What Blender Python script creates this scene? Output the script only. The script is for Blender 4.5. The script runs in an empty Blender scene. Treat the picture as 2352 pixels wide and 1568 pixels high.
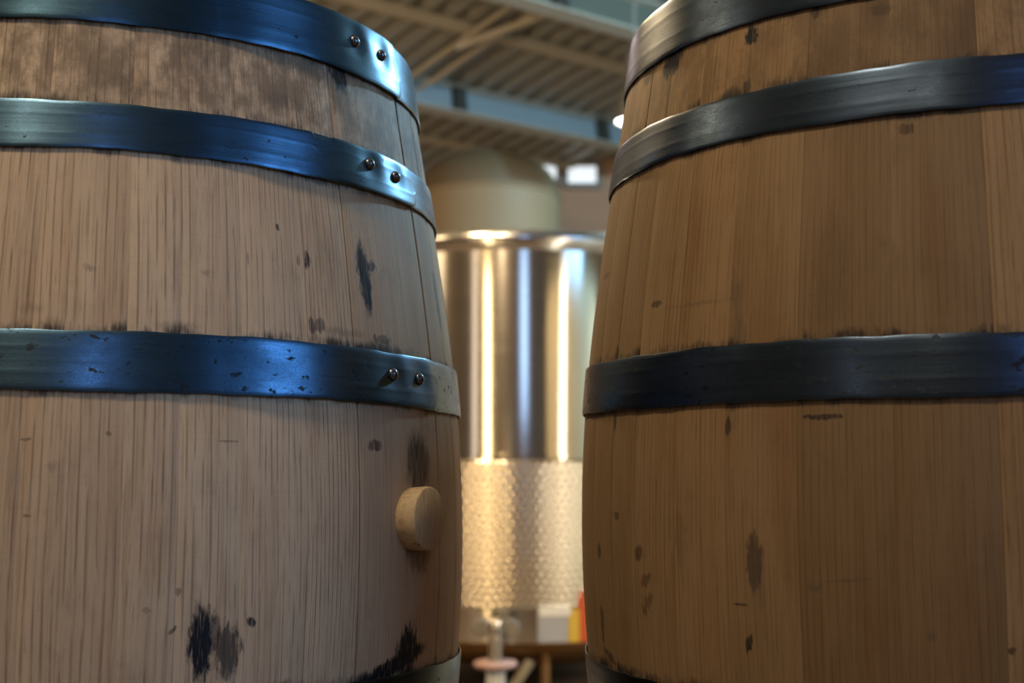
import bpy, bmesh, math, random
from math import sin, cos, pi, radians, sqrt, exp
from mathutils import Vector, Matrix

C = bpy.context.scene.collection
random.seed(7)
H = 0.82                      # camera height above the floor

# ------------------------------------------------------------------ camera
cam_data = bpy.data.cameras.new('camera')
cam_data.sensor_width = 36.0
cam_data.lens = 3029.86 * 36.0 / 2352.0
cam_data.clip_start = 0.02
cam_data.clip_end = 100
cam_data.dof.use_dof = True
cam_data.dof.focus_distance = 1.07
cam_data.dof.aperture_fstop = 5.8
cam = bpy.data.objects.new('camera', cam_data)
C.objects.link(cam)
cam.location = (0, 0, H)
cam.rotation_euler = (pi / 2 + 0.10244, 0.0005, 0)
bpy.context.scene.camera = cam

# ------------------------------------------------------------------ world, view, daylight
w = bpy.data.worlds.new('world')
bpy.context.scene.world = w
w.use_nodes = True
w.node_tree.nodes['Background'].inputs[0].default_value = (0.55, 0.7, 1.0, 1)
w.node_tree.nodes['Background'].inputs[1].default_value = 0.3
vs = bpy.context.scene.view_settings
vs.view_transform = 'Standard'
vs.look = 'None'
vs.gamma = 1.0
vs.use_curve_mapping = False
vs.exposure = -0.14
cy = bpy.context.scene.cycles
cy.use_light_tree = False
cy.max_bounces = 4
cy.diffuse_bounces = 2
cy.glossy_bounces = 3
cy.transmission_bounces = 2
cy.use_adaptive_sampling = True
cy.adaptive_threshold = 0.03
cy.caustics_reflective = False
cy.caustics_refractive = False
# strength of every lit opening, lamp and added fill: colour, watts per square metre per steradian
WINDOW_RIGHT = ((0.19, 0.48, 1.0), 7.5)
WINDOW_BACK = ((0.24, 0.47, 1.0), 3.6)
STREAK_WARM = ((1.0, 0.74, 0.40), 15.0)  # added tubes, unseen, for the streaks in the steel
STREAK_WHITE = ((1.0, 0.93, 0.80), 11.0)
WINDOW_CORNER = ((1.0, 0.86, 0.82), 2.0)
WINDOW_LEFT = ((1.0, 0.78, 0.56), 1.5)
WINDOW_FAR = ((0.85, 0.93, 1.0), 1.1)
BAY_COOL = ((0.34, 0.70, 1.0), 720.0)
BAY_WARM = ((1.0, 0.74, 0.42), 75.0)
BAY_BEHIND = ((1.0, 0.78, 0.54), 40.0)
BAY_OVER = ((1.0, 0.80, 0.56), 250.0)
FILL_TANK = ((1.0, 0.74, 0.42), 160.0)  # added fill that brightens the front of the steel tank
FILL_ROOF = ((1.0, 0.90, 0.75), 100.0)  # added low fill for the roof deck and the cream tank
FILL_LEFT = ((1.0, 0.76, 0.48), 110.0)  # added low fill for the roof deck and the rear dome


# ------------------------------------------------------------------ helpers
def link(o, parent=None):
    C.objects.link(o)
    if parent is not None:
        o.parent = parent
    return o


def mesh_obj(name, verts, faces, mats, parent=None, smooth=False, midx=None):
    me = bpy.data.meshes.new(name)
    me.from_pydata([tuple(v) for v in verts], [], faces)
    for m in (mats if isinstance(mats, (list, tuple)) else [mats]):
        me.materials.append(m)
    if smooth:
        for p in me.polygons:
            p.use_smooth = True
    if midx:
        for p, k in zip(me.polygons, midx):
            p.material_index = k
    me.update()
    return link(bpy.data.objects.new(name, me), parent)


def empty(name, loc=(0, 0, 0), parent=None):
    o = bpy.data.objects.new(name, None)
    o.location = loc
    o.empty_display_size = 0.1
    return link(o, parent)


def tag(o, label=None, cat=None, group=None, kind=None):
    for k, v in (('label', label), ('category', cat), ('group', group), ('kind', kind)):
        if v:
            o[k] = v
    return o


class MB:
    """collects shapes into one mesh"""
    def __init__(s):
        s.v, s.f = [], []

    def add(s, vs, fs):
        n = len(s.v)
        s.v += [Vector(x) for x in vs]
        s.f += [tuple(i + n for i in q) for q in fs]
        return s

    def box(s, x0, x1, y0, y1, z0, z1, M=None):
        vs = [Vector((x, y, z)) for x in (x0, x1) for y in (y0, y1) for z in (z0, z1)]
        if M is not None:
            vs = [M @ p for p in vs]
        return s.add(vs, [(0, 1, 3, 2), (4, 6, 7, 5), (0, 4, 5, 1), (2, 3, 7, 6), (0, 2, 6, 4), (1, 5, 7, 3)])

    def lathe(s, prof, n=48, M=None, close=True):
        vs = []
        for r, z in prof:
            for k in range(n):
                t = 2 * pi * k / n
                p = Vector((r * cos(t), r * sin(t), z))
                vs.append(M @ p if M is not None else p)
        fs = []
        for i in range(len(prof) - 1):
            for k in range(n):
                k2 = (k + 1) % n
                fs.append((i * n + k, i * n + k2, (i + 1) * n + k2, (i + 1) * n + k))
        if close:
            if prof[0][0] > 1e-5:
                fs.append(tuple(range(n - 1, -1, -1)))
            if prof[-1][0] > 1e-5:
                fs.append(tuple((len(prof) - 1) * n + k for k in range(n)))
        return s.add(vs, fs)

    def tube(s, pts, r, n=12):
        pts = [Vector(p) for p in pts]
        rs = r if isinstance(r, (list, tuple)) else [r] * len(pts)
        vs, fs = [], []
        up = Vector((0, 0, 1))
        for i, p in enumerate(pts):
            d = (pts[min(i + 1, len(pts) - 1)] - pts[max(i - 1, 0)]).normalized()
            a = d.cross(up)
            if a.length < 1e-3:
                a = d.cross(Vector((1, 0, 0)))
            a.normalize()
            b = d.cross(a).normalized()
            if i:
                # keep the frame continuous
                a0 = prev - d * prev.dot(d)
                if a0.length > 1e-4:
                    a = a0.normalized()
                    b = d.cross(a).normalized()
            prev = a
            for k in range(n):
                t = 2 * pi * k / n
                vs.append(p + (a * cos(t) + b * sin(t)) * rs[i])
        for i in range(len(pts) - 1):
            for k in range(n):
                k2 = (k + 1) % n
                fs.append((i * n + k, i * n + k2, (i + 1) * n + k2, (i + 1) * n + k))
        fs.append(tuple(range(n)))
        fs.append(tuple((len(pts) - 1) * n + k for k in range(n)))
        return s.add(vs, fs)

    def build(s, name, mats, parent=None, smooth=False):
        o = mesh_obj(name, s.v, s.f, mats, parent, False)
        bm = bmesh.new()
        bm.from_mesh(o.data)
        bmesh.ops.recalc_face_normals(bm, faces=bm.faces)
        bm.to_mesh(o.data)
        bm.free()
        if smooth:
            for p in o.data.polygons:
                p.use_smooth = True
            o.data.set_sharp_from_angle(angle=radians(40))
        return o


# ------------------------------------------------------------------ materials
class NT:
    def __init__(s, name):
        s.m = bpy.data.materials.new(name)
        s.m.use_nodes = True
        s.t = s.m.node_tree
        s.bsdf = s.t.nodes['Principled BSDF']

    def n(s, typ, **kw):
        nd = s.t.nodes.new(typ)
        for k, v in kw.items():
            setattr(nd, k, v)
        return nd

    def put(s, sock, v):
        if isinstance(v, bpy.types.NodeSocket):
            s.t.links.new(v, sock)
        elif v is not None:
            sock.default_value = v

    def math(s, op, a, b=None, c=None, clamp=False):
        nd = s.n('ShaderNodeMath', operation=op, use_clamp=clamp)
        for i, v in enumerate((a, b, c)):
            s.put(nd.inputs[i], v)
        return nd.outputs[0]

    def vmath(s, op, a, b=None):
        nd = s.n('ShaderNodeVectorMath', operation=op)
        s.put(nd.inputs[0], a)
        if b is not None:
            s.put(nd.inputs[1], b)
        return nd.outputs['Value'] if op == 'LENGTH' else nd.outputs[0]

    def mix(s, f, a, b, mode='MIX'):
        nd = s.n('ShaderNodeMix', data_type='RGBA', blend_type=mode)
        s.put(nd.inputs[0], f)
        s.put(nd.inputs[6], a if isinstance(a, bpy.types.NodeSocket) else (*a, 1))
        s.put(nd.inputs[7], b if isinstance(b, bpy.types.NodeSocket) else (*b, 1))
        return nd.outputs[2]

    def noise(s, vec, scale=1.0, detail=3.0, rough=0.55, dist=0.0):
        nd = s.n('ShaderNodeTexNoise')
        s.put(nd.inputs['Vector'], vec)
        nd.inputs['Scale'].default_value = scale
        nd.inputs['Detail'].default_value = detail
        nd.inputs['Roughness'].default_value = rough
        nd.inputs['Distortion'].default_value = dist
        return nd.outputs['Fac'], nd.outputs['Color']

    def rng(s, v, a, b, c=0.0, d=1.0, smooth=True):
        nd = s.n('ShaderNodeMapRange', interpolation_type='SMOOTHSTEP' if smooth else 'LINEAR')
        s.put(nd.inputs[0], v)
        for i, q in enumerate((a, b, c, d)):
            s.put(nd.inputs[i + 1], q)
        return nd.outputs[0]

    def mapping(s, vec, loc=(0, 0, 0), rot=0.0, scale=(1, 1, 1), typ='POINT'):
        nd = s.n('ShaderNodeMapping', vector_type=typ)
        s.put(nd.inputs['Vector'], vec)
        nd.inputs['Location'].default_value = loc
        nd.inputs['Rotation'].default_value = (0, 0, rot)
        nd.inputs['Scale'].default_value = scale
        return nd.outputs[0]

    def bump(s, h, strength, dist):
        nd = s.n('ShaderNodeBump')
        nd.inputs['Strength'].default_value = strength
        nd.inputs['Distance'].default_value = dist
        s.put(nd.inputs['Height'], h)
        return nd.outputs[0]


def simple(name, col, rough=0.6, metal=0.0, var=0.12, scale=12.0, emit=None):
    t = NT(name)
    co = t.n('ShaderNodeTexCoord').outputs['Object']
    f, _ = t.noise(co, scale, 5.0)
    k = tuple(c * (1 - var) for c in col)
    k2 = tuple(min(1, c * (1 + var)) for c in col)
    t.put(t.bsdf.inputs['Base Color'], t.mix(f, k, k2))
    t.put(t.bsdf.inputs['Roughness'], t.rng(f, 0.2, 0.8, max(0.02, rough - 0.08), min(1, rough + 0.08)))
    t.bsdf.inputs['Metallic'].default_value = metal
    if emit:
        t.bsdf.inputs['Emission Color'].default_value = (*emit[0], 1)
        t.bsdf.inputs['Emission Strength'].default_value = emit[1]
    return t.m


STAINS_L = [(-35.59, 0.4059, 0.0134, 0.0128, 0, 'i', 0.9),(-34.89, 0.2272, 0.0073, 0.0301, 4, 'i', 1),(-32.97, 0.2388, 0.0066, 0.0047, 0, 'i', 0.9),(-35.32, 0.245, 0.005, 0.0106, 0, 'a', 0.6),(-45.76, 0.2341, 0.0026, 0.0068, 0, 'i', 1),(-47.25, 0.2331, 0.0021, 0.004, 0, 'i', 0.55),(-50.4, 0.2581, 0.002, 0.0027, 0, 'i', 0.8),(-44.34, 0.1813, 0.0057, 0.0057, 0, 'i', 0.7),(-45.62, 0.1804, 0.0025, 0.0077, 0, 'i', 0.8),(-55.12, 0.2299, 0.0011, 0.0049, 0, 'i', 0.5),(-75.79, 0.2129, 0.0065, 0.0037, 0, 'g', 0.6),(-60.96, 0.2151, 0.0045, 0.0029, 0, 'g', 0.5),(-34.99, 0.0869, 0.009, 0.0045, 0, 'b', 0.9),(-38.21, 0.1227, 0.0029, 0.0045, 0, 'b', 0.6),(-24.47, 0.0737, 0.0214, 0.0273, 0, 'a', 1),(-24.87, 0.0019, 0.0223, 0.0217, 0, 'a', 0.9),(-54.7, -0.0478, 0.0031, 0.0041, 0, 'i', 1),(-61.11, -0.0602, 0.0086, 0.0261, 0, 'i', 1),(-57.66, -0.0664, 0.0099, 0.0186, 0, 'i', 0.8),(-59.69, -0.0533, 0.0065, 0.0139, 0, 'i', 0.6),(-64.54, -0.0499, 0.004, 0.0018, 40, 'b', 0.9),(-27.22, -0.0814, 0.0155, 0.0195, -10, 'i', 1),(-29.72, -0.0915, 0.0463, 0.007, 12, 'i', 1),(-58.19, 0.0865, 0.0077, 0.0008, 0, 'b', 0.6),(-82.11, 0.0856, 0.0037, 0.0012, 0, 'i', 0.6),(-81.68, 0.0319, 0.0027, 0.0012, 0, 'i', 0.6),(-47.58, 0.3678, 0.0276, 0.0087, 0, 'g', 0.55),(-61.75, 0.3908, 0.0216, 0.0183, 0, 'g', 0.6),(-73.69, 0.3615, 0.0436, 0.0129, 0, 'g', 0.35),(-41.74, 0.2403, 0.019, 0.0414, 0, 'g', 0.35),(-34.36, 0.3462, 0.0213, 0.0073, 0, 'g', 0.5),(-52.19, 0.3474, 0.0127, 0.0068, 0, 'g', 0.6),(-79.06, 0.0666, 0.004, 0.0045, 0, 'g', 0.5),(-67.71, -0.0354, 0.003, 0.0021, 0, 'b', 0.4),(-64.09, -0.023, 0.0022, 0.003, 0, 'b', 0.6),(-72.75, 0.0906, 0.0021, 0.0018, 0, 'b', 0.6),(-30.21, 0.3111, 0.0101, 0.0055, 0, 'b', 0.5),(-32.0, 0.1765, 0.012, 0.0036, 0, 'i', 0.7),(-40.06, 0.1781, 0.0288, 0.0041, 0, 'g', 0.6),(-64.89, 0.1723, 0.0197, 0.0041, 0, 'g', 0.5),(-82.68, 0.1816, 0.0097, 0.0046, 0, 'g', 0.4),(-41.73, 0.4243, 0.016, 0.0143, 0, 'b', 0.3),(-10.07, 0.2261, 0.0067, 0.0279, 4, 'i', 0.6)]
STAINS_R = [(-136.77, 0.4001, 0.0065, 0.0081, 0, 'i', 1),(-125.97, 0.4066, 0.0047, 0.0058, 0, 'i', 0.9),(-155.01, 0.403, 0.0163, 0.0114, 15, 'i', 1),(-155.07, 0.3825, 0.0073, 0.017, 10, 'g', 0.6),(-136.74, 0.3552, 0.0034, 0.0077, 0, 'i', 0.8),(-163.68, 0.406, 0.0118, 0.0098, 20, 'i', 0.7),(-113.42, 0.3028, 0.006, 0.0045, 0, 'b', 0.85),(-116.71, 0.3983, 0.0096, 0.0046, 0, 'b', 0.6),(-135.34, 0.1611, 0.0076, 0.02, 0, 'g', 0.7),(-135.82, 0.1921, 0.0095, 0.0135, 0, 'g', 0.6),(-134.34, 0.1465, 0.0164, 0.003, 0, 'a', 0.8),(-151.44, 0.1936, 0.0078, 0.0029, 0, 'i', 0.75),(-142.58, 0.1886, 0.0426, 0.0021, 0, 'g', 0.5),(-171.61, 0.2322, 0.0118, 0.0024, 0, 'i', 0.6),(-132.8, -0.0047, 0.0065, 0.0193, 0, 'i', 0.6),(-132.49, -0.019, 0.0076, 0.0257, 0, 'g', 0.5),(-133.93, -0.0647, 0.0027, 0.0074, -15, 'i', 1),(-135.0, -0.037, 0.006, 0.001, 0, 'i', 0.8),(-153.6, -0.0049, 0.0054, 0.0061, -15, 'b', 0.9),(-151.85, -0.0261, 0.0044, 0.0088, -55, 'b', 0.7),(-151.71, -0.0444, 0.0044, 0.0105, -40, 'b', 0.6),(-166.24, -0.0077, 0.0038, 0.0065, 0, 'i', 0.9),(-166.19, -0.0702, 0.005, 0.0151, 0, 'i', 0.8),(-163.91, -0.0949, 0.0152, 0.003, -20, 'i', 0.8),(-159.56, 0.0226, 0.0052, 0.0037, 0, 'i', 0.7),(-125.0, -0.022, 0.0067, 0.0041, 0, 'g', 0.6),(-120.99, -0.0155, 0.0225, 0.0015, 5, 'g', 0.55),(-103.58, -0.0581, 0.0027, 0.0023, 0, 'i', 0.8),(-112.04, -0.0514, 0.0036, 0.0042, 0, 'g', 0.6),(-140.85, -0.1043, 0.0032, 0.0066, 0, 'i', 0.7),(-136.6, 0.0918, 0.0025, 0.0066, 0, 'i', 0.9),(-160.99, 0.0984, 0.0028, 0.0075, 0, 'i', 0.8),(-109.6, 0.1486, 0.0094, 0.0028, 0, 'i', 0.8),(-105.09, 0.1502, 0.0022, 0.0045, 0, 'i', 0.85),(-161.93, 0.1511, 0.0035, 0.0132, 0, 'i', 0.7),(-123.61, 0.0978, 0.0153, 0.0019, 0, 'i', 0.9),(-144.38, 0.0075, 0.0075, 0.0204, 0, 'b', 0.25),(-122.7, 0.2014, 0.0159, 0.0481, 0, 'a', 0.25),(-108.5, 0.3623, 0.0217, 0.0161, 0, 'b', 0.25),(-125.45, 0.3587, 0.0244, 0.0201, 0, 'a', 0.35),(-150.44, 0.3699, 0.0069, 0.0092, 0, 'g', 0.6)]

KINDCOL = {'i': (0.006, 0.007, 0.010), 'b': (0.055, 0.028, 0.012), 'g': (0.085, 0.068, 0.052), 'a': (0.060, 0.028, 0.007)}
RB = 0.345


def prof(h):
    return RB - 0.37193 * h * h + 0.54055 * h ** 4


def wood_material(name, base, dark, light, stains, hoop_edges, seed, tone=1.0, grain=1.0, coarse=1.0, weather=1.0):
    """sawn oak: the UV map holds metres along the girth (x) and along the stave (y)"""
    t = NT(name)
    uv = t.n('ShaderNodeUVMap', uv_map='UVMap').outputs[0]
    off = (seed * 3.713 % 11.0, seed * 1.317 % 7.0, seed * 0.77)
    wob = t.noise(t.mapping(uv, off, 0, (14, 3.0, 1)), 1.0, 2.0)[1]
    wv = t.vmath('MULTIPLY', t.vmath('SUBTRACT', wob, (0.5, 0.5, 0.5)), (0.010, 0.0, 0))
    p = t.vmath('ADD', uv, wv)
    # growth rings cut into vertical lines, rays, pores, saw marks, broad tone
    ring = t.noise(t.mapping(p, off, 0, (210 * coarse, 18.0, 1)), 1.0, 2.0, 0.6)[0]
    ring2 = t.noise(t.mapping(p, off, 0, (420 * coarse, 7.0, 1)), 1.0, 2.0, 0.6)[0]
    pores = t.noise(t.mapping(p, off, 0, (1100, 34.0, 1)), 1.0, 2.0, 0.6)[0]
    saw = t.noise(t.mapping(uv, off, 0.03, (9, 1400, 1)), 1.0, 2.0, 0.6)[0]
    broad = t.noise(t.mapping(uv, off, 0, (16, 4.0, 1)), 1.0, 3.0, 0.55)[0]
    warm = t.noise(t.mapping(uv, (off[1], off[0], 1), 0, (30, 5.0, 1)), 1.0, 3.0, 0.55)[0]
    wv_ = t.n('ShaderNodeTexWave', wave_type='BANDS', bands_direction='X', wave_profile='SIN')
    t.put(wv_.inputs['Vector'], t.mapping(p, (off[0] * 0.01, 0, 0), 0.004, (1, 0.035, 1)))
    wv_.inputs['Scale'].default_value = 62.0 * coarse
    wv_.inputs['Distortion'].default_value = 5.0
    wv_.inputs['Detail'].default_value = 2.0
    wv_.inputs['Detail Scale'].default_value = 0.35
    wv_.inputs['Detail Roughness'].default_value = 0.6
    brk = t.rng(ring, 0.36, 0.60)
    m_ring = t.math('MULTIPLY', t.rng(wv_.outputs['Fac'], 0.78, 1.0), brk)
    m_ring2 = t.rng(ring2, 0.51, 0.65)
    m_pore = t.rng(pores, 0.55, 0.78)
    c = t.mix(t.rng(broad, 0.3, 0.7), base, light)
    c = t.mix(t.math('MULTIPLY', t.rng(warm, 0.45, 0.75), 0.40), c, (base[0] * 0.82, base[1] * 0.62, base[2] * 0.45))
    c = t.mix(t.math('MULTIPLY', t.rng(ring2, 0.46, 0.34), 0.35), c, light)
    c = t.mix(t.math('MULTIPLY', m_ring, 0.72 * grain), c, dark)
    c = t.mix(t.math('MULTIPLY', m_ring2, 0.34 * grain), c, dark)
    c = t.mix(t.math('MULTIPLY', m_pore, 0.58 * grain), c, (dark[0] * 0.6, dark[1] * 0.55, dark[2] * 0.5))
    c = t.mix(t.math('MULTIPLY', t.rng(saw, 0.48, 0.75), 0.08), c, (dark[0] * 0.9, dark[1] * 0.9, dark[2] * 0.9))
    # handling dirt: soft grey mottling, heaviest between the two upper hoops
    sx = t.n('ShaderNodeSeparateXYZ')
    t.put(sx.inputs[0], uv)
    U, V = sx.outputs[0], sx.outputs[1]
    gr = t.noise(t.mapping(uv, (off[2], off[0], 2), 0, (26, 22, 1)), 1.0, 3.0, 0.65)[0]
    grf = t.noise(t.mapping(uv, (off[2], off[1], 5), 0, (420, 60, 1)), 1.0, 2.0, 0.6)[0]
    grm = t.math('ADD', t.math('MULTIPLY', gr, 0.72), t.math('MULTIPLY', grf, 0.28))
    mot = t.noise(t.mapping(uv, (off[1], off[2], 8), 0, (34, 20, 1)), 1.0, 5.0, 0.68)[0]
    zone = t.math('MULTIPLY', t.rng(V, 0.33, 0.36), 1.0)
    amt = t.math('ADD', t.math('MULTIPLY', zone, 0.52 * weather), 0.22)
    lo_ = t.math('SUBTRACT', 0.52, t.math('MULTIPLY', zone, 0.16))
    c = t.mix(t.math('MULTIPLY', t.rng(t.math('SUBTRACT', mot, lo_), 0.0, 0.24), amt), c, (dark[0] * 0.75, dark[1] * 0.85, dark[2] * 0.95))
    # hoop grime rubbed into the wood beside the iron
    for hv, up, wd, s in hoop_edges:
        d = t.math('SUBTRACT', V, hv) if up else t.math('SUBTRACT', hv, V)
        near = t.rng(d, 0.0, wd, 1.0, 0.0)
        pos = t.math('GREATER_THAN', d, -0.004)
        lim = t.math('SUBTRACT', 0.80, t.math('MULTIPLY', near, 0.34))
        msk = t.math('MULTIPLY', t.rng(t.math('SUBTRACT', grm, lim), -0.04, 0.16), t.math('MULTIPLY', near, pos))
        c = t.mix(t.math('MULTIPLY', msk, s, clamp=True), c, (0.020, 0.016, 0.014))
    if stains:
        dn = t.noise(t.mapping(uv, off, 0, (260, 60, 1)), 1.0, 4.0, 0.7)[1]
        ds = t.vmath('MULTIPLY', t.vmath('SUBTRACT', dn, (0.5, 0.5, 0.5)), (0.026, 0.034, 0))
        ps = t.vmath('ADD', uv, ds)
        streak = t.noise(t.mapping(uv, (3, off[0], 9), 0, (520, 40, 1)), 1.0, 3.0, 0.6)[0]
        st_i = t.rng(streak, 0.28, 0.48, 0.45, 1.0)
        st_s = t.rng(streak, 0.25, 0.70, 0.55, 1.0)
        for th, h, a, b, ang, k, s in stains:
            small = min(a, b) < 0.006
            src = t.vmath('ADD', uv, t.vmath('MULTIPLY', ds, (min(1, a / 0.012), min(1, b / 0.012), 0)))
            q = t.mapping(src, (radians(th) * RB, h, 0), radians(ang), (a * 1.25, b * 1.25, 1), 'TEXTURE')
            ln = t.vmath('LENGTH', q)
            msk = t.rng(ln, 1.0, 0.62 if k in 'ib' else (0.45 if k == 'a' else 0.2), 0.0, s if k != 'g' else s * 0.75)
            c = t.mix(t.math('MULTIPLY', msk, st_i if (k == 'i' and not small) else st_s), c, KINDCOL[k])
    if tone != 1.0:
        c = t.mix(1.0, c, (tone, tone * 0.985, tone * 0.96), 'MULTIPLY')
    t.put(t.bsdf.inputs['Base Color'], c)
    t.bsdf.inputs['Roughness'].default_value = 0.62
    t.bsdf.inputs['Specular IOR Level'].default_value = 0.28
    hgt = t.math('ADD', t.math('MULTIPLY', ring2, -0.4), t.math('MULTIPLY', pores, -0.5))
    hgt = t.math('ADD', hgt, t.math('MULTIPLY', saw, -0.12))
    t.put(t.bsdf.inputs['Normal'], t.bump(hgt, 0.35, 0.0012))
    return t.m


def hoop_material(name, seed, spots=0.5, tint=(0.090, 0.160, 0.255)):
    t = NT(name)
    uv = t.n('ShaderNodeUVMap', uv_map='UVMap').outputs[0]
    o = (seed * 1.37, seed * 0.61, seed)
    fine = t.noise(t.mapping(uv, o, 0, (600, 600, 1)), 1.0, 3.0, 0.7)[0]
    big = t.noise(t.mapping(uv, o, 0, (22, 40, 1)), 1.0, 4.0, 0.6)[0]
    drag = t.noise(t.mapping(uv, o, 0.06, (14, 420, 1)), 1.0, 3.0, 0.6)[0]
    spot = t.noise(t.mapping(uv, (o[1], o[0], 3), 0, (75, 120, 1)), 1.0, 3.0, 0.6)[0]
    ms = t.rng(spot, 0.68 - 0.10 * spots, 0.74 - 0.10 * spots, 0.0, 0.85)
    md = t.rng(drag, 0.5, 0.75, 0.0, 0.45)
    c = t.mix(t.rng(big, 0.35, 0.7), tint, tuple(x * 0.62 for x in tint))
    c = t.mix(t.math('MULTIPLY', t.rng(fine, 0.35, 0.7), 0.3), c, tuple(x * 0.55 for x in tint))
    c = t.mix(md, c, tuple(x * 0.5 for x in tint))
    c = t.mix(ms, c, (0.030, 0.031, 0.035))
    t.put(t.bsdf.inputs['Base Color'], c)
    t.bsdf.inputs['Metallic'].default_value = 1.0
    r = t.math('ADD', t.rng(big, 0.3, 0.7, 0.25, 0.33), t.math('MULTIPLY', ms, 0.25))
    r = t.math('ADD', r, t.math('MULTIPLY', t.rng(fine, 0.3, 0.7, 0.0, 0.08), 1.0))
    t.put(t.bsdf.inputs['Roughness'], r)
    t.bsdf.inputs['Anisotropic'].default_value = 0.55
    t.bsdf.inputs['Anisotropic Rotation'].default_value = 0.25
    tg = t.n('ShaderNodeTangent', direction_type='RADIAL', axis='Z')
    t.put(t.bsdf.inputs['Tangent'], tg.outputs[0])
    hh = t.math('ADD', t.math('MULTIPLY', fine, 0.25), t.math('MULTIPLY', drag, 0.5))
    hh = t.math('SUBTRACT', hh, t.math('MULTIPLY', ms, 0.3))
    t.put(t.bsdf.inputs['Normal'], t.bump(hh, 0.25, 0.0006))
    return t.m


def brushed(name, col, rough, aniso, var=0.06):
    t = NT(name)
    co = t.n('ShaderNodeTexCoord').outputs['Object']
    f = t.noise(t.mapping(co, (0, 0, 0), 0, (1, 1, 60)), 1.5, 4.0, 0.6)[0]
    t.put(t.bsdf.inputs['Base Color'], t.mix(f, tuple(c * (1 - var) for c in col), tuple(c * (1 + var) for c in col)))
    t.bsdf.inputs['Metallic'].default_value = 1.0
    t.put(t.bsdf.inputs['Roughness'], t.rng(f, 0.3, 0.7, rough * 0.92, rough * 1.08))
    t.bsdf.inputs['Anisotropic'].default_value = aniso
    t.bsdf.inputs['Anisotropic Rotation'].default_value = 0.25
    tg = t.n('ShaderNodeTangent', direction_type='RADIAL', axis='Z')
    t.put(t.bsdf.inputs['Tangent'], tg.outputs[0])
    return t.m


def lit(name, spec):
    t = NT(name)
    t.bsdf.inputs['Base Color'].default_value = (0.5, 0.5, 0.5, 1)
    t.bsdf.inputs['Emission Color'].default_value = (*spec[0], 1)
    t.bsdf.inputs['Emission Strength'].default_value = spec[1]
    return t.m


M = {}
M['concrete'] = simple('floor_concrete', (0.17, 0.12, 0.08), 0.5, 0, 0.25, 3)
M['terracotta'] = simple('terracotta_plaster', (0.55, 0.33, 0.20), 0.8, 0, 0.1, 4)
M['plaster'] = simple('beige_plaster', (0.12, 0.085, 0.055), 0.85, 0, 0.1, 4)
M['deck'] = simple('painted_deck', (0.40, 0.37, 0.295), 0.45, 0, 0.08, 5)
M['beam'] = simple('painted_beam', (0.28, 0.34, 0.36), 0.4, 0, 0.08, 5)
M['beam_olive'] = simple('olive_beam', (0.13, 0.135, 0.10), 0.45, 0, 0.1, 5)
M['flange'] = simple('pale_flange', (0.52, 0.47, 0.36), 0.45, 0, 0.08, 5)
M['beam_dark'] = simple('dark_steel', (0.05, 0.045, 0.035), 0.5, 0, 0.15, 9)
M['conduit'] = simple('cream_conduit', (0.62, 0.52, 0.36), 0.5, 0, 0.08, 9)
M['frame'] = simple('window_frame', (0.25, 0.22, 0.18), 0.5, 0.2, 0.08, 9)
M['steel'] = brushed('polished_tank_steel', (0.76, 0.68, 0.54), 0.14, 0.7)
M['jacket'] = brushed('jacket_steel', (0.80, 0.69, 0.53), 0.15, 0.0)
M['jacket'].node_tree.nodes['Principled BSDF'].inputs['Metallic'].default_value = 0.85
M['fitting'] = simple('fitting_steel', (0.70, 0.66, 0.60), 0.2, 1.0, 0.05, 9)
M['rear_tank'] = simple('dull_tank_steel', (0.30, 0.22, 0.12), 0.6, 0.0, 0.12, 2)
M['rear_dome'] = simple('dome_shade_brown', (0.150, 0.108, 0.056), 0.6, 0.0, 0.15, 2)  # dark arch of shade over the dome put into its colour
M['poly'] = simple('cream_polyethylene', (0.80, 0.78, 0.66), 0.45, 0, 0.05, 5)
M['white_hose'] = simple('white_hose', (0.80, 0.80, 0.78), 0.4, 0, 0.05, 9)
M['blue_cuff'] = simple('pale_blue_cuff', (0.42, 0.55, 0.75), 0.4, 0, 0.05, 9)
M['pink'] = simple('pink_rubber', (0.55, 0.33, 0.28), 0.5, 0, 0.05, 9)
M['copper'] = simple('brown_cone_steel', (0.42, 0.23, 0.09), 0.35, 0.7, 0.15, 3)
M['grey_plate'] = simple('grey_plate', (0.42, 0.43, 0.46), 0.5, 0, 0.05, 9)
M['yellow'] = simple('yellow_plate', (0.70, 0.45, 0.05), 0.5, 0, 0.05, 9)
M['red'] = simple('red_plate', (0.62, 0.09, 0.02), 0.5, 0, 0.05, 9)
M['white'] = simple('white_plate', (0.85, 0.83, 0.78), 0.5, 0, 0.05, 9)
M['rivet'] = simple('rivet_steel', (0.14, 0.145, 0.16), 0.3, 1.0, 0.2, 300)
M['timber'] = simple('platform_timber', (0.22, 0.14, 0.08), 0.7, 0, 0.2, 9)

# ------------------------------------------------------------------ room shell
X0, X1, Y0, Y1 = -5.0, 4.5, -4.0, 12.0
AV = Vector((-0.60808166, 0.77830903, -0.15643447))     # down the roof slope, along the deck ribs
BV = Vector((0.78801075, 0.61566148, 0.0))              # along the purlins and beams
NV = Vector((-0.09631067, 0.12327204, 0.98768834))      # up through the roof
P0 = Vector((0.0878, 10.5762, 3.0226 + H))


def roof(a, b, n=0.0):
    return P0 + AV * a + BV * b + NV * n


def struct(o):
    o['kind'] = 'structure'
    return o


def slab(name, x0, x1, y0, y1, z0, z1, mat):
    return struct(MB().box(x0, x1, y0, y1, z0, z1).build(name, mat))


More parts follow.
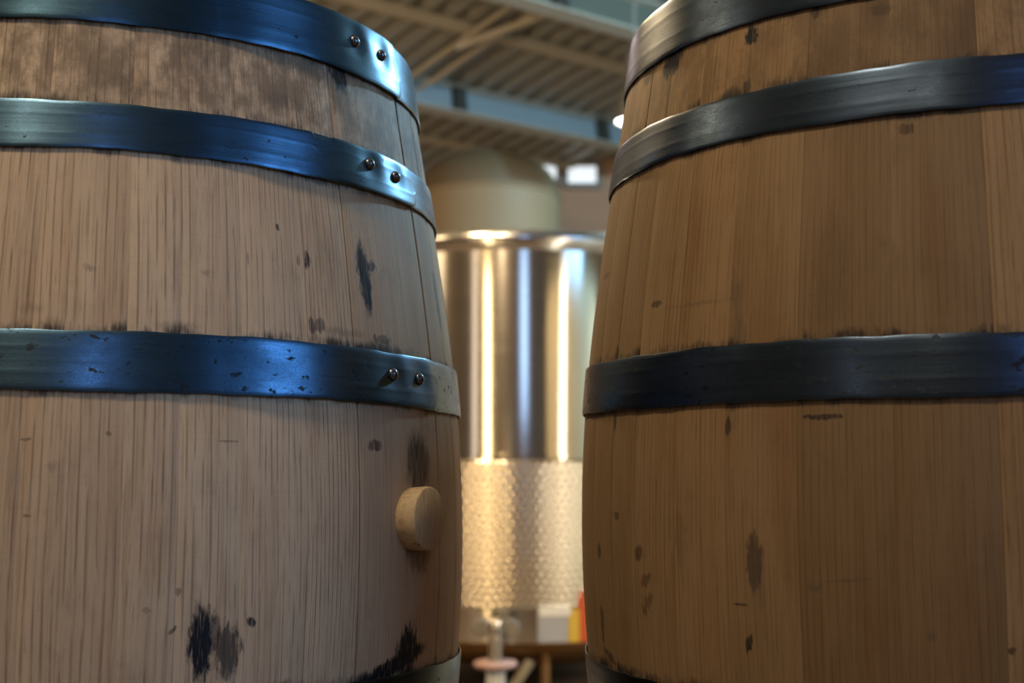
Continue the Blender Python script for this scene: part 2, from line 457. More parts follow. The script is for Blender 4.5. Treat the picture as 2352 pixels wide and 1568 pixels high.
slab('floor', X0 - .2, X1 + .2, Y0 - .2, Y1 + .2, -0.2, 0, M['concrete'])
slab('wall_back', X0 - .2, X1 + .2, Y0 - .2, Y0, 0, 7.2, M['plaster'])
slab('wall_left', X0 - .2, X0, Y0, Y1, 0, 7.2, M['plaster'])
slab('wall_right', X1, X1 + .2, Y0, Y1, 0, 7.2, M['plaster'])
slab('wall_far', X0 - .2, X1 + .2, Y1, Y1 + .2, 0, 7.2, M['terracotta'])

# corrugated deck, ribs run down the slope
pitch, deep = 0.19, 0.09
vs, fs = [], []
b = -15.0
cols = []
while b < 15.0:
    for db, dn in ((0, 0), (0.09, 0), (0.10, deep), (0.18, deep)):
        cols.append((b + db, dn))
    b += pitch
for bb, dn in cols:
    vs.append(roof(-19, bb, dn))
    vs.append(roof(9, bb, dn))
for i in range(len(cols) - 1):
    fs.append((2 * i, 2 * i + 1, 2 * i + 3, 2 * i + 2))
ceiling = struct(mesh_obj('ceiling', vs, fs, M['deck']))


def roof_bar(name, a, n0, n1, b0, b1, wa, mat, parent):
    mb = MB()
    vs = [roof(a + da, bb, nn) for da in (-wa / 2, wa / 2) for bb in (b0, b1) for nn in (n0, n1)]
    mb.add(vs, [(0, 1, 3, 2), (4, 6, 7, 5), (0, 4, 5, 1), (2, 3, 7, 6), (0, 2, 6, 4), (1, 5, 7, 3)])
    return mb.build(name, mat, parent)


def i_beam(a, depth, b0, b1, stiff, parent, web):
    w_ = roof_bar('roof_beam', a, -depth, 0.0, b0, b1, 0.012, web, parent)
    roof_bar('flange', a, -depth - 0.014, -depth, b0, b1, 0.13, M['flange'], w_)
    roof_bar('flange', a, -0.014, 0.0, b0, b1, 0.13, M['flange'], w_)
    for s in stiff:
        roof_bar('hanger', a - 0.04, -depth, -0.014, s - 0.05, s + 0.05, 0.06, M['beam_dark'], w_)
    return w_


i_beam(-0.06, 0.215, -6, 4.2, (-2.2, -0.72, 0.78, 2.3), ceiling, M['beam'])
i_beam(-1.80, 0.25, -6, 4.5, (-1.15, 1.6), ceiling, M['beam_olive'])
i_beam(1.6, 0.24, -6, 3.0, (), ceiling, M['beam'])
roof_bar('purlin', -0.98, -0.06, -0.002, -6, 4.5, 0.07, M['conduit'], ceiling)
roof_bar('purlin', -1.42, -0.05, -0.002, -6, 4.5, 0.05, M['conduit'], ceiling)
roof_bar('purlin', 0.85, -0.05, -0.002, -6, 4.5, 0.06, M['conduit'], ceiling)
for bb in (-1.27, -1.08):
    MB().tube([roof(-1.7, bb, -0.085), roof(2.0, bb, -0.085)], 0.020, 10).build('conduit', M['conduit'], ceiling, True)
MB().tube([roof(-0.85, -1.27, -0.11), roof(-1.75, -0.93, -0.11)], 0.03, 10).build('brace', M['conduit'], ceiling, True)

# lit openings ------------------------------------------------------
def opening(name, axis, pos, u0, u1, z0, z1, spec, nu, nz, face):
    """a framed, glazed opening on a wall; axis 'x' = wall at x=pos, 'y' = wall at y=pos; face = side the room is on"""
    t = 0.05 * face
    root = MB()
    fw = 0.05

    def bx(mb, a0, a1, d0, d1, c0, c1):
        d0, d1 = sorted((pos + d0, pos + d1))
        if axis == 'x':
            mb.box(d0, d1, a0, a1, c0, c1)
        else:
            mb.box(a0, a1, d0, d1, c0, c1)
    bx(root, u0 - fw, u0, 0, t, z0 - fw, z1 + fw)
    bx(root, u1, u1 + fw, 0, t, z0 - fw, z1 + fw)
    bx(root, u0, u1, 0, t, z1, z1 + fw)
    if z0 > 0.06:
        bx(root, u0, u1, 0, t, z0 - fw, z0)
    o = struct(root.build(name, M['frame']))
    m = lit(name + '_daylight', spec)
    g = 0.02
    for i in range(nu):
        for k in range(nz):
            a0 = u0 + (u1 - u0) * i / nu + (g if i else 0)
            a1 = u0 + (u1 - u0) * (i + 1) / nu - (g if i < nu - 1 else 0)
            c0 = z0 + (z1 - z0) * k / nz + (g if k else 0)
            c1 = z0 + (z1 - z0) * (k + 1) / nz - (g if k < nz - 1 else 0)
            pm = MB()
            bx(pm, a0, a1, 0.004 * face, 0.012 * face, c0, c1)
            pm.build('pane', m, o)
    return o


opening('window_6', 'x', X1, -2.2, 0.45, 1.35, 3.3, WINDOW_RIGHT, 2, 2, -1)
opening('window_1', 'y', Y0, 0.40, 1.15, 1.5, 3.4, WINDOW_BACK, 1, 2, 1)
opening('window_2', 'y', Y0, -4.85, -4.4, 0.4, 3.6, WINDOW_CORNER, 1, 3, 1)
opening('window_3', 'x', X0, 0.7, 1.9, 2.4, 3.7, WINDOW_LEFT, 1, 1, 1)
opening('window_4', 'y', Y1, 0.29, 0.41, 2.74 + H, 2.90 + H, WINDOW_FAR, 1, 1, -1)
opening('window_5', 'y', Y1, 0.52, 0.78, 2.70 + H, 2.86 + H, WINDOW_FAR, 1, 1, -1)


# lamps --------------------------------------------------------------
def roof_z(x, y):
    return P0.z - (NV.x * (x - P0.x) + NV.y * (y - P0.y)) / NV.z


def high_bay(x, y, z, col, power, label, size=0.16, glow=20.0):
    r = tag(empty('high_bay_lamp', (x, y, z)), label, 'lamp', None)
    MB().lathe([(0.05, 0.26), (0.06, 0.30), (0.06, 0.42), (0.03, 0.45)], 20).build('ballast_housing', M['frame'], r, True)
    MB().lathe([(size, 0.0), (size * 0.9, 0.10), (0.05, 0.26), (0.045, 0.26), (size * 0.88, 0.09), (size - 0.008, 0.0)], 32, close=False).build('reflector_shield', M['frame'], r, True)
    MB().lathe([(0.001, -0.02), (size * 0.6, -0.012), (size - 0.012, 0.01), (size - 0.03, 0.05)], 32, close=False).build('diffuser', lit('lamp_glow', (col, glow)), r, True)
    top = roof_z(x, y) - z
    MB().tube([(0, 0, 0.44), (0, 0, top)], 0.008, 8).build('suspension_rod', M['frame'], r, True)
    if power:
        d = bpy.data.lights.new('high_bay_light', 'AREA')
        d.shape = 'DISK'
        d.size = size * 2
        d.energy = power
        d.color = col
        lo = link(bpy.data.objects.new('high_bay_light', d), r)
        lo.location = (0, 0, -0.03)
    return r


high_bay(0.765, 8.0, 2.19 + H, (0.95, 1.0, 0.98), 6, 'glowing lamp peeping out behind the upper edge of the right barrel', 0.13, 14)
high_bay(-1.13, 6.8, 2.59 + H, (1.0, 0.75, 0.8), 6, 'pinkish lamp just above the top hoop of the left barrel', 0.14, 3)

# ------------------------------------------------------------------ unseen light: high bays, plus fill lights added for tank, roof and dome
for nm, loc, spec, sz in (('cool_bay', (3.3, 5.6, 3.05 + H), BAY_COOL, 0.16), ('warm_bay', (-3.9, 2.0, 2.55 + H), BAY_WARM, 0.25),
                        ('rear_bay', (-1.25, -2.5, 2.8 + H), BAY_BEHIND, 0.2), ('over_bay', (-0.95, -0.2, 3.0 + H), BAY_OVER, 0.25), ('tank_fill', (-0.9, 3.3, 1.9 + H), FILL_TANK, 0.12),
                        ('roof_fill', (3.0, 4.4, 0.4 + H), FILL_ROOF, 0.15), ('left_fill', (-4.3, 7.6, 0.6 + H), FILL_LEFT, 0.2)):
    d = bpy.data.lights.new(nm, 'POINT')
    d.shadow_soft_size = sz
    d.energy = spec[1]
    d.color = spec[0]
    o = link(bpy.data.objects.new(nm, d))
    o.location = loc


# ------------------------------------------------------------------ steel tank
def grid_lathe(rfun, z0, z1, nz, nt):
    vs, fs = [], []
    for i in range(nz + 1):
        z = z0 + (z1 - z0) * i / nz
        for k in range(nt):
            t = 2 * pi * k / nt
            r = rfun(t, z)
            vs.append((r * cos(t), r * sin(t), z))
    for i in range(nz):
        for k in range(nt):
            k2 = (k + 1) % nt
            fs.append((i * nt + k, i * nt + k2, (i + 1) * nt + k2, (i + 1) * nt + k))
    return vs, fs


TR = 0.75
tank = tag(empty('steel_tank', (0.02, 5.75, 0)), 'polished stainless steel tank with dimpled jacket, seen between the two barrels', 'tank')
zb, zr = H - 0.615, H + 0.930
MB().lathe([(TR, zb), (TR, zr - 0.05)], 160, close=False).build('shell', M['steel'], tank, True)
MB().lathe([(TR, zr - 0.06), (TR + 0.004, zr - 0.052), (TR + 0.018, zr - 0.03), (TR + 0.022, zr - 0.006), (TR + 0.014, zr + 0.012), (TR, zr + 0.016),
            (TR - 0.012, zr + 0.008), (TR - 0.012, zr - 0.06)], 160, close=False).build('rim', M['fitting'], tank, True)
MB().lathe([(TR, zb + 0.002), (TR - 0.03, zb - 0.03), (TR * 0.55, zb - 0.13), (0.06, zb - 0.19)], 96, close=False).build('cone_bottom', M['copper'], tank, True)
MB().lathe([(TR - 0.02, zr - 0.30), (TR * 0.9, zr - 0.26), (0.05, zr - 0.22)], 64, close=False).build('floating_lid', M['fitting'], tank, True)
jz0, jz1 = H - 0.492, H + 0.066
NT_ = 1176
ncell = 168                                  # dimples round the girth
sp = 2 * pi / ncell
rowh = 0.0268


def jr(t, z):
    e = min(1.0, max(0.0, (z - jz0) / 0.024), max(0.0, (jz1 - z) / 0.024))
    u = t / sp
    v = (z - jz0) / rowh
    # hexagonal lattice: rows alternate by half a cell
    q = cos(2 * pi * (u + v / 2)) + cos(2 * pi * (u - v / 2)) + cos(2 * pi * v)
    pill = -0.0023 * max(0.0, (q + 1.5) / 4.5) ** 0.8
    return TR + 0.003 + 0.005 * min(1, e * 3) + pill * min(1, e)


vs, fs = grid_lathe(jr, jz0, jz1, 126, NT_)
jk = mesh_obj('dimpled_jacket', vs, fs, M['jacket'], tank, True)
MB().lathe([(TR + 0.001, jz1), (TR + 0.010, jz1 + 0.002), (TR + 0.010, jz1 + 0.018), (TR + 0.001, jz1 + 0.02)], 160, close=False).build('jacket_band', M['steel'], tank, True)
for k in range(4):
    t = -pi / 2 + 0.172 + k * pi / 2
    MB().tube([(cos(t) * 0.62, sin(t) * 0.62, 0.0), (cos(t) * 0.62, sin(t) * 0.62, zb - 0.02)], 0.019, 16).build('leg', M['copper'], tank, True)


def plate(name, mat, t0, t1, z0, z1, d, parent):
    vs, fs = [], []
    n = 8
    for i in range(n + 1):
        t = t0 + (t1 - t0) * i / n
        for r in (TR + 0.002, TR + d):
            for z in (z0, z1):
                vs.append((r * cos(t), r * sin(t), z))
    for i in range(n):
        a, b2 = 4 * i, 4 * i + 4
        for q, s in ((0, 1), (1, 3), (3, 2), (2, 0)):
            fs.append((a + q, a + s, b2 + s, b2 + q))
    fs += [(0, 2, 3, 1), (4 * n, 4 * n + 1, 4 * n + 3, 4 * n + 2)]
    mb = MB().add(vs, fs)
    return mb.build(name, mat, parent)


def tx(x):
    return -pi / 2 + math.asin((x - 0.02) / TR)


pl_ = plate('colour_plate', M['grey_plate'], tx(0.095), tx(0.205), H - 0.612, H - 0.484, 0.016, tank)  # flat grey, white, yellow and red patches laid on the lower shell
pl_['label'] = 'grey plate low on the tank'
plate('plate_strip', M['white'], tx(0.100), tx(0.215), H - 0.515, H - 0.480, 0.019, pl_)['label'] = 'white strip along the top of the plate'
plate('plate_strip', M['yellow'], tx(0.207), tx(0.248), H - 0.612, H - 0.495, 0.017, pl_)['label'] = 'yellow strip beside the plate'
plate('plate_strip', M['red'], tx(0.250), tx(0.33), H - 0.612, H - 0.43, 0.018, pl_)['label'] = 'red strip beside the plate'

# racking valve in front of the tank, with its hose
vx, vy = -0.058 - 0.02, 4.72 - 5.75
valve = empty('outlet_valve', (vx, vy, 0), tank)
MB().tube([(0, 0.32, H - 0.56), (0, 0.06, H - 0.545), (0, 0.0, H - 0.56), (0, 0, H - 0.662)], 0.026, 16).build('outlet_pipe', M['fitting'], valve, True)
MB().lathe([(0.001, H - 0.495), (0.018, H - 0.500), (0.027, H - 0.522), (0.020, H - 0.545), (0.0, H - 0.552)], 20, close=False).build('valve_cap', M['fitting'], valve, True)
mb = MB()
for s in (-1, 1):
    mb.lathe([(0.030, -0.012), (0.035, 0), (0.030, 0.012)], 24, Matrix.Translation((s * 0.052, 0.06, H - 0.535)) @ Matrix.Rotation(pi / 2, 4, 'X'))
mb.build('clamp_ferrule', M['frame'], valve, True)
MB().lathe([(0.026, H - 0.662), (0.072, H - 0.662), (0.078, H - 0.652), (0.072, H - 0.642), (0.026, H - 0.642)], 32, close=False).build('flange', M['pink'], valve, True)

hose = tag(empty('transfer_hose', (-0.058, 4.72, 0)), 'white hose hanging down from the valve in front of the tank', 'hose')
MB().tube([(0, 0, H - 0.6645), (0, 0, 0.0)], 0.034, 18).build('hose_body', M['white_hose'], hose, True)
MB().lathe([(0.0342, H - 0.6645), (0.0358, H - 0.6645), (0.0358, H - 0.679), (0.0342, H - 0.679)], 24, close=False).build('cuff', M['blue_cuff'], hose, True)

# a second hose curving on the stand behind
ch = tag(empty('curved_pipe', (0.0, 5.2, 0)), 'brown curved pipe under the tank beside the white hose', 'pipe')
pts = []
for i in range(15):
    t = i / 14
    pts.append((0.070 - 0.085 * t, -0.1, (H - 0.69) * (1 - t)))
MB().tube(pts[:], 0.020, 14).build('pipe_body', M['conduit'], ch, True)

# ------------------------------------------------------------------ rear tank with domed top
rt = tag(empty('domed_tank', (-0.166, 9.0, 0)), 'dull brown domed tank standing behind the polished tank', 'tank')
RR = 0.50
zt = H + 2.26
zs = zt - 0.34
pr = [(RR, 0.05), (RR, zs)]
for i in range(1, 15):
    t = i / 14 * pi / 2
    pr.append((max(0.001, RR * cos(t)), zs + 0.34 * sin(t)))
MB().lathe([(RR, 0.05), (RR, zs)], 96, close=False).build('shell', M['rear_tank'], rt, True)
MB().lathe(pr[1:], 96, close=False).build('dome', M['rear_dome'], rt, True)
MB().lathe([(RR, zs - 0.015), (RR + 0.012, zs - 0.008), (RR + 0.012, zs + 0.008), (RR, zs + 0.012)], 96, close=False).build('seam_band', M['rear_tank'], rt, True)
MB().lathe([(RR, 0.0), (RR + 0.03, 0.0), (RR + 0.03, 0.06), (RR, 0.06)], 64, close=False).build('plinth', M['beam_dark'], rt, True)

# cream polyethylene tank standing behind the right barrel (mirrored in the steel tank)
pt = tag(empty('poly_tank', (1.75, 2.9, 0)), 'cream plastic tank mirrored as a pale patch in the steel tank', 'tank')
pp = [(0.84, 0.0), (0.85, 0.03), (0.85, 1.74)]
for i in range(1, 9):
    t = i / 8 * pi / 2
    pp.append((0.85 - 0.22 * (1 - cos(t)), 1.74 + 0.16 * sin(t)))
pp += [(0.2, 1.94)]
MB().lathe(pp, 72).build('body', M['poly'], pt, True)
MB().lathe([(0.17, 1.938), (0.215, 1.94), (0.215, 1.98), (0.2, 1.99), (0.01, 1.995)], 40, close=False).build('screw_lid', M['red'], pt, True)

# tube lamps added unseen behind the barrels for the bright streaks in the steel
def streak_lamp(x, y, z1, rad, spec, face, arc, lean, label):
    tl = tag(empty('streak_lamp', (x, y, 0)), label, 'lamp')
    MB().lathe([(0.16, 0.0), (0.16, 0.015), (0.05, 0.03), (0.03, 0.22)], 32).build('foot', M['frame'], tl, True)
    R_ = Matrix.Translation((0, 0, 0.22)) @ Matrix.Rotation(radians(lean), 4, 'Y')
    L_ = z1 - 0.22
    MB().lathe([(rad * 0.9, 0.0), (rad, 0.02), (rad, L_ - 0.02), (rad * 0.9, L_)], 24, R_).build('glowing_tube', lit('tube_glow', spec), tl, True)
    MB().lathe([(rad * 1.1, L_ - 0.01), (rad * 1.1, L_ + 0.05), (rad * 0.7, L_ + 0.06)], 24, R_).build('end_cap', M['frame'], tl, True)
    # trough added to block the tube's light from the barrels
    hv, hf = [], []
    n_ = 16
    for i in range(n_ + 1):
        a_ = radians(face + 180 - arc / 2 + arc * i / n_)
        for r_ in (rad * 1.9, rad * 1.9 + 0.002):
            for z_ in (0.01, L_ + 0.02):
                hv.append(R_ @ Vector((r_ * cos(a_), r_ * sin(a_), z_)))
    for i in range(n_):
        a_, b_ = 4 * i, 4 * i + 4
        for q_, s_ in ((0, 1), (1, 3), (3, 2), (2, 0)):
            hf.append((a_ + q_, a_ + s_, b_ + s_, b_ + q_))
    hf += [(0, 2, 3, 1), (4 * n_, 4 * n_ + 1, 4 * n_ + 3, 4 * n_ + 2)]
    MB().add(hv, hf).build('reflector_shield', M['frame'], tl, False)
    return tl


streak_lamp(-0.66, 3.3, H + 1.08, 0.040, STREAK_WARM, 75, 160, 0, 'unseen upright tube lamp added for the brightest yellow streak in the steel tank')
streak_lamp(0.86, 3.72, H + 1.02, 0.028, STREAK_WHITE, 115, 120, 3, 'unseen upright tube lamp added for the white streak at the right of the steel tank')

# ------------------------------------------------------------------ platform under the barrels
pf = tag(empty('timber_platform', (0.0, 1.25, 0)), 'low timber platform carrying both barrels', 'platform')
PT = H - 0.535
for i in range(9):
    y = -0.46 + i * 0.115
    MB().box(-0.82, 0.82, y - 0.052, y + 0.052, PT - 0.028, PT).build('deck_board', M['timber'], pf)
for x in (-0.75, 0.0, 0.75):
    MB().box(x - 0.05, x + 0.05, -0.51, 0.51, 0.0, PT - 0.028).build('bearer', M['timber'], pf)


# ------------------------------------------------------------------ barrels
def hoop_band(name, z0, z1, th_end, parent, mat, fine, dents=(), notch=None, seed=0, lap_deg=34.0, lip=0.0):
    """flat iron band: starts at its visible outer end, runs clockwise all the way round and tucks under itself"""
    rnd = random.Random(seed)
    T = 0.0018
    total = 360.0 + lap_deg
    step = 0.45 if fine else 1.5
    n = int(total / step)
    zr_ = [0.0, 0.02, 0.08, 0.17, 0.27, 0.30, 0.33, 0.42, 0.52, 0.62, 0.68, 0.71, 0.74, 0.83, 0.92, 0.98, 1.0]
    ph = [rnd.uniform(0, 6.28) for _ in range(6)]
    vs, fs, uvs = [], [], []
    nz = len(zr_)
    for i in range(n + 1):
        s = total * i / n
        th = radians(th_end - s)
        d = s * pi / 180 * 0.33
        # the first part lies outside the last part
        lift = 0.0
        if s < lap_deg + 3:
            lift = 0.0020
        elif s < lap_deg + 12:
            q = (s - lap_deg - 3) / 9
            lift = 0.0020 * (1 - q * q * (3 - 2 * q))
        cut = 0.0
        for e in (s, total - s):
            de = e * pi / 180 * 0.33
            rr_ = 0.011
            if de < rr_:
                cut = max(cut, rr_ - sqrt(max(0.0, rr_ * rr_ - (rr_ - de) ** 2)))
        lo = z0 + cut + 0.0005 * sin(7 * th + ph[0]) + 0.0003 * sin(19 * th + ph[1]) + 0.0002 * sin(61 * th + ph[4])
        hi = z1 - cut + 0.0005 * sin(6 * th + ph[2]) + 0.0003 * sin(23 * th + ph[3]) + 0.0002 * sin(53 * th + ph[5])
        if notch:
            for tn, wn, dn in notch:
                x = (math.degrees(th) - tn) / wn
                if abs(x) < 1:
                    hi -= dn * min(1.0, 3.0 * (1 - abs(x))) * (0.8 + 0.25 * sin(9 * x + 1))
        for side in (0, 1):
            for q in zr_:
                z = lo + (hi - lo) * q
                r = prof(z) + 0.0012 + lift + (0.0004 if side else 0)
                # a hoop is a straight cone between its edges, a hair proud in the middle of the wood's curve
                zc0, zc1 = prof(lo), prof(hi)
                r = max(r, zc0 + (zc1 - zc0) * q + 0.0012 + lift)
                if side == 0:
                    r += T
                    for rq in (0.30, 0.71):
                        r += 0.00014 * max(0.0, 1 - abs(q - rq) / 0.045)
                    e = min(q, 1 - q)
                    if e < 0.03:
                        r -= 0.0006 * (1 - e / 0.03)
                    for tr, hr in dents:
                        du = (math.degrees(th) - tr) * pi / 180 * 0.33
                        dv = z - hr
                        rr2 = (du * du + dv * dv)
                        r -= 0.0013 * exp(-rr2 / (2 * 0.0105 ** 2)) - 0.0007 * exp(-((du - 0.016) ** 2 + (dv - 0.006) ** 2) / (2 * 0.008 ** 2))
                vs.append((r * cos(th), r * sin(th), z))
                uvs.append((d, z))
    m = 2 * nz
    for i in range(n):
        a, b2 = i * m, (i + 1) * m
        for k in range(nz - 1):
            fs.append((a + k, a + k + 1, b2 + k + 1, b2 + k))                       # outer
            fs.append((a + nz + k, b2 + nz + k, b2 + nz + k + 1, a + nz + k + 1))   # inner
        fs.append((a, b2, b2 + nz, a + nz))
        fs.append((a + nz - 1, a + m - 1, b2 + m - 1, b2 + nz - 1))
    e = n * m
    for k in range(nz - 1):
        fs.append((k, nz + k, nz + k + 1, k + 1))
        fs.append((e + k, e + k + 1, e + nz + k + 1, e + nz + k))
    o = mesh_obj(name, vs, fs, mat, parent, True)
    me = o.data
    uvl = me.uv_layers.new(name='UVMap')
    flat = [0.0] * (2 * len(me.loops))
    for i, l in enumerate(me.loops):
        flat[2 * i], flat[2 * i + 1] = uvs[l.vertex_index]
    uvl.data.foreach_set('uv', flat)
    bm = bmesh.new()
    bm.from_mesh(me)
    bmesh.ops.recalc_face_normals(bm, faces=bm.faces)
    bm.to_mesh(me)
    bm.free()
    me.set_sharp_from_angle(angle=radians(35))
    return o


rivet_mesh = None


def add_rivet(parent, th, h, lift=0.0):
    global rivet_mesh
    if rivet_mesh is None:
        prf = [(0.0053, -0.0015), (0.0055, 0.0006), (0.0052, 0.0020), (0.0042, 0.0035), (0.0027, 0.0045), (0.0012, 0.0049), (0.0001, 0.0050)]
        tmp = MB().lathe(prf, 28).build('rivet', M['rivet'], None, True)
        rivet_mesh = tmp.data
        bpy.data.objects.remove(tmp)
    o = link(bpy.data.objects.new('rivet', rivet_mesh), parent)
    r = prof(h) + 0.0012 + 0.0020 + 0.0018 - 0.0020 + lift
    t = radians(th)
    o.location = (r * cos(t), r * sin(t), h)
    nrm = Vector((cos(t), sin(t), 0.15))
    o.rotation_euler = nrm.to_track_quat('Z', 'Y').to_euler()
    return o


def barrel(loc, tilt, bounds, hoops, stains, pal, label, hbot, th_lap, rivets, notch, seed, gaps, tones, grains):
    rnd = random.Random(seed)
    root = tag(empty('barrel', loc), label, 'barrel')
    root.rotation_euler = (-tilt[1], tilt[0], 0)
    htop = hoops[0][1]
    # stave joints: the given ones, then even ones for the rest of the girth
    bs = sorted(bounds)
    span = 360 - (bs[-1] - bs[0])
    k = round(span / 11.4)
    for i in range(1, k):
        bs.append(bs[-1] + 0.0 if False else bs[len(bounds) - 1] + span * i / k)
    edges = []
    for z0, z1 in hoops:
        if z1 < htop - 0.01:
            edges.append((z1, True, 0.022, 0.95))
        edges.append((z0, False, 0.016, 0.8))
    nb = len(bs)
    NZ = 46
    for i in range(nb):
        t0, t1 = bs[i], bs[(i + 1) % nb] + (360 if i == nb - 1 else 0)
        mid = (t0 + t1) / 2
        front = -195 < mid < 15
        g0 = gaps.get(round(t0, 1), 0.00003)
        g1 = gaps.get(round(t1, 1), 0.00003)
        nt = max(5, int((t1 - t0) / 1.1)) if front else 5
        tone = tones[i] if i < len(tones) else rnd.uniform(0.9, 1.06)
        mine = [s for s in stains if t0 - math.degrees(s[2] * 1.3 / RB) < s[0] < t1 + math.degrees(s[2] * 1.3 / RB)] if front else []
        gr, co = grains[i] if i < len(grains) else (0.8, 1.0)
        if front:
            near = edges
            mat = wood_material('stave_oak', pal[0], pal[1], pal[2], mine, near, seed * 10 + i * 1.7, tone, gr, co, 1.0 if seed == 1 else 0.45)
        else:
            mat = plain_wood[seed]
        wob = rnd.uniform(-0.0002, 0.0002)
        vs, fs, uv = [], [], []
        us = [0.0, 0.02] + [(j + 1) / (nt + 0) * 1.0 for j in range(nt - 1)] + [0.98, 1.0]
        us = sorted(set(round(x, 4) for x in us))
        cols_ = len(us)
        for layer in (0, 1):
            for iz in range(NZ + 1):
                z = hbot + (htop - 0.001 - hbot) * iz / NZ
                R_ = prof(z)
                for u in us:
                    ga = g0 / R_ * 180 / pi
                    gb = g1 / R_ * 180 / pi
                    th = radians(t0 + ga + (t1 - t0 - ga - gb) * u)
                    r = R_ + wob
                    edge = u < 0.001 or u > 0.999
                    if layer == 0:
                        if edge:
                            r -= 0.00014 if (g0 if u < 0.001 else g1) < 0.0002 else 0.0006
                        # staves are planed slightly flat
                        x = (u - 0.5) * 2
                        r += 0.00025 * (1 - x * x) - 0.0001
                    else:
                        r = R_ - 0.026
                    vs.append((r * cos(th), r * sin(th), z))
                    uv.append((th * RB, z))
        L_ = (NZ + 1) * cols_
        for iz in range(NZ):
            for j in range(cols_ - 1):
                a = iz * cols_ + j
                fs.append((a, a + 1, a + 1 + cols_, a + cols_))
                fs.append((L_ + a, L_ + a + cols_, L_ + a + 1 + cols_, L_ + a + 1))
            a = iz * cols_
            fs.append((a, a + cols_, L_ + a + cols_, L_ + a))
            a = iz * cols_ + cols_ - 1
            fs.append((a, L_ + a, L_ + a + cols_, a + cols_))
        for j in range(cols_ - 1):
            fs.append((j, L_ + j, L_ + j + 1, j + 1))
            a = NZ * cols_ + j
            fs.append((a, a + 1, L_ + a + 1, L_ + a))
        o = mesh_obj('stave', vs, fs, mat, root, True)
        me = o.data
        ul = me.uv_layers.new(name='UVMap')
        flat = [0.0] * (2 * len(me.loops))
        for q, l in enumerate(me.loops):
            flat[2 * q], flat[2 * q + 1] = uv[l.vertex_index]
        ul.data.foreach_set('uv', flat)
        me.set_sharp_from_angle(angle=radians(25))
    # heads: boards let into the staves at both ends
    for hz in (htop - 0.035, hbot + 0.035):
        rr_ = prof(hz) - 0.027
        for j in range(6):
            x0, x1 = -rr_ + 2 * rr_ * j / 6 + 0.0004, -rr_ + 2 * rr_ * (j + 1) / 6 - 0.0004
            poly = []
            for q in range(7):
                x = x0 + (x1 - x0) * q / 6
                poly.append((x, sqrt(max(1e-6, rr_ * rr_ - x * x))))
            poly += [(x, -y) for x, y in reversed(poly)]
            m = len(poly)
            vs = [(x, y, hz + dz) for dz in (-0.010, 0.010) for x, y in poly]
            fs = [tuple(range(m - 1, -1, -1)), tuple(range(m, 2 * m))]
            fs += [(q, (q + 1) % m, m + (q + 1) % m, m + q) for q in range(m)]
            mesh_obj('head_board', vs, fs, plain_wood[seed], root)
    for i, (z0, z1) in enumerate(hoops):
        vis = i < 4
        rv = rivets[i] if i < len(rivets) else ()
        h = hoop_band('hoop', z0, z1, th_lap[i] if i < len(th_lap) else 60, root,
                      hoop_material('hoop_iron', seed * 7 + i * 3 + 1, (0.15, 0.15, 0.9, 0.5, .3, .3)[i], ((0.060, 0.125, 0.185) if i == 0 else (0.082, 0.160, 0.240)) if seed == 1 else (0.060, 0.088, 0.132)), vis, rv,
                      notch if i == 1 else None, seed * 100 + i, lap_deg=30)
        for th, hr in rv:
            add_rivet(h, th, hr)
    return root


plain_wood = {}
PAL_L = ((0.54, 0.388, 0.240), (0.185, 0.108, 0.054), (0.64, 0.475, 0.295))
PAL_R = ((0.225, 0.142, 0.066), (0.105, 0.056, 0.021), (0.27, 0.178, 0.090))
for s_, P_ in ((1, PAL_L), (2, PAL_R)):
    plain_wood[s_] = wood_material('plain_oak', P_[0], P_[1], P_[2], [], [], s_ * 5.5)

HL = [(0.41213, 0.4642), (0.30621, 0.3445), (0.12124, 0.16595), (-0.148, -0.10045), (-0.345, -0.306), (-0.4643, -0.412)]
HR = [(0.41025, 0.4621), (0.31468, 0.35226), (0.1094, 0.15304), (-0.150, -0.1042), (-0.350, -0.312), (-0.4782, -0.425)]
zL, zR = H - 0.06347, H - 0.05028

barrel((-0.39251, 1.27916, zL), (0.00096, 0.01366),
       [-93.0, -82.3, -71.0, -64.4, -56.5, -47.0, -38.2, -17.6, -9.2, 3.0], HL, STAINS_L, PAL_L,
       'pale oak barrel stopped with a wooden bung, standing left of the gap', -0.4643,
       (-16.2, -16.9, -17.8, 60, 60, 60),
       [((-31.3, 0.444), (-22.9, 0.4445)), ((-31.2, 0.331), (-23.7, 0.3285)), ((-31.0, 0.1473), (-23.9, 0.1467))],
       [(-41.6, 2.0, 0.0042)], 1,
       {-17.6: 0.0007, -9.2: 0.0011, -38.2: 0.0002},
       [0.90, 0.92, 0.95, 0.97, 1.04, 1.04, 0.94, 0.92, 1.2, 0.97],
       [(0.8, 0.7), (0.75, 0.75), (0.8, 0.7), (0.75, 0.8), (0.75, 1.0), (0.9, 1.3), (0.45, 1.6), (0.5, 1.5), (0.5, 1.5), (0.6, 1.5)])
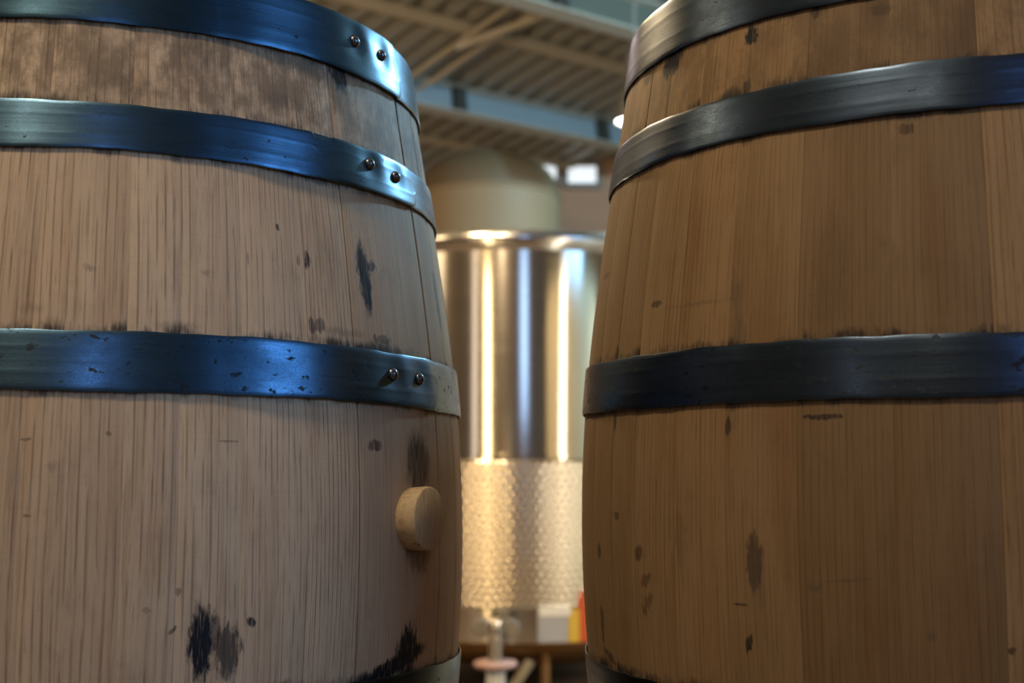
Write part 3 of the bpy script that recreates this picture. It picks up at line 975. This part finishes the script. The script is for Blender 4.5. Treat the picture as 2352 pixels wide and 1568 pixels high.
barrel((0.40955, 1.21825, zR), (-0.00756, -0.01293),
       [-180.0, -169.0, -161.6, -154.7, -146.0, -137.0, -126.9, -115.4, -104.0, -93.0], HR, STAINS_R, PAL_R,
       'brown oak barrel without a bung, standing right of the gap', -0.4782,
       (60, 60, 60, 60, 60, 60), [], None, 2,
       {-126.9: 0.0001},
       [0.92, 0.95, 1.0, 1.08, 1.12, 0.98, 0.78, 0.80, 1.15, 1.1],
       [(0.5, 1.3), (0.55, 1.3), (0.6, 1.2), (0.7, 1.1), (0.7, 1.0), (0.5, 1.2), (0.5, 1.0), (0.5, 0.9), (0.7, 0.8), (0.7, 0.8)])

# wooden bung in the left barrel
t = NT('bung_wood')
co = t.n('ShaderNodeTexCoord').outputs['Object']
g1 = t.noise(t.mapping(co, (0, 0, 0), 0.5, (420, 60, 200)), 1.0, 3.0, 0.6)[0]
g2 = t.noise(co, 90.0, 3.0)[0]
cc = t.mix(t.rng(g1, 0.35, 0.75), (0.52, 0.38, 0.20), (0.38, 0.26, 0.13))
cc = t.mix(t.rng(g2, 0.66, 0.74, 0.0, 0.75), cc, (0.06, 0.045, 0.03))
t.put(t.bsdf.inputs['Base Color'], cc)
t.bsdf.inputs['Roughness'].default_value = 0.6
t.put(t.bsdf.inputs['Normal'], t.bump(g1, 0.3, 0.0008))
bt = radians(-26.6)
bh = 0.0268
rB = prof(bh)
nb_ = Vector((cos(bt), sin(bt), 0.03)).normalized()
Lm = Matrix.Translation((-0.39251, 1.27916, zL)) @ Matrix.Rotation(0.00096, 4, 'Y') @ Matrix.Rotation(-0.01366, 4, 'X')
bpos = Lm @ Vector((rB * cos(bt), rB * sin(bt), bh))
bung = MB().lathe([(0.0262, -0.004), (0.0262, -0.001), (0.0268, 0.0150), (0.0264, 0.0168), (0.0252, 0.0178), (0.0001, 0.0182)], 56).build('barrel_bung', t.m, None, True)
bung.location = bpos
bung.rotation_euler = nb_.to_track_quat('Z', 'Y').to_euler()
tag(bung, 'round pale wooden bung pushed into the side of the left barrel', 'bung')
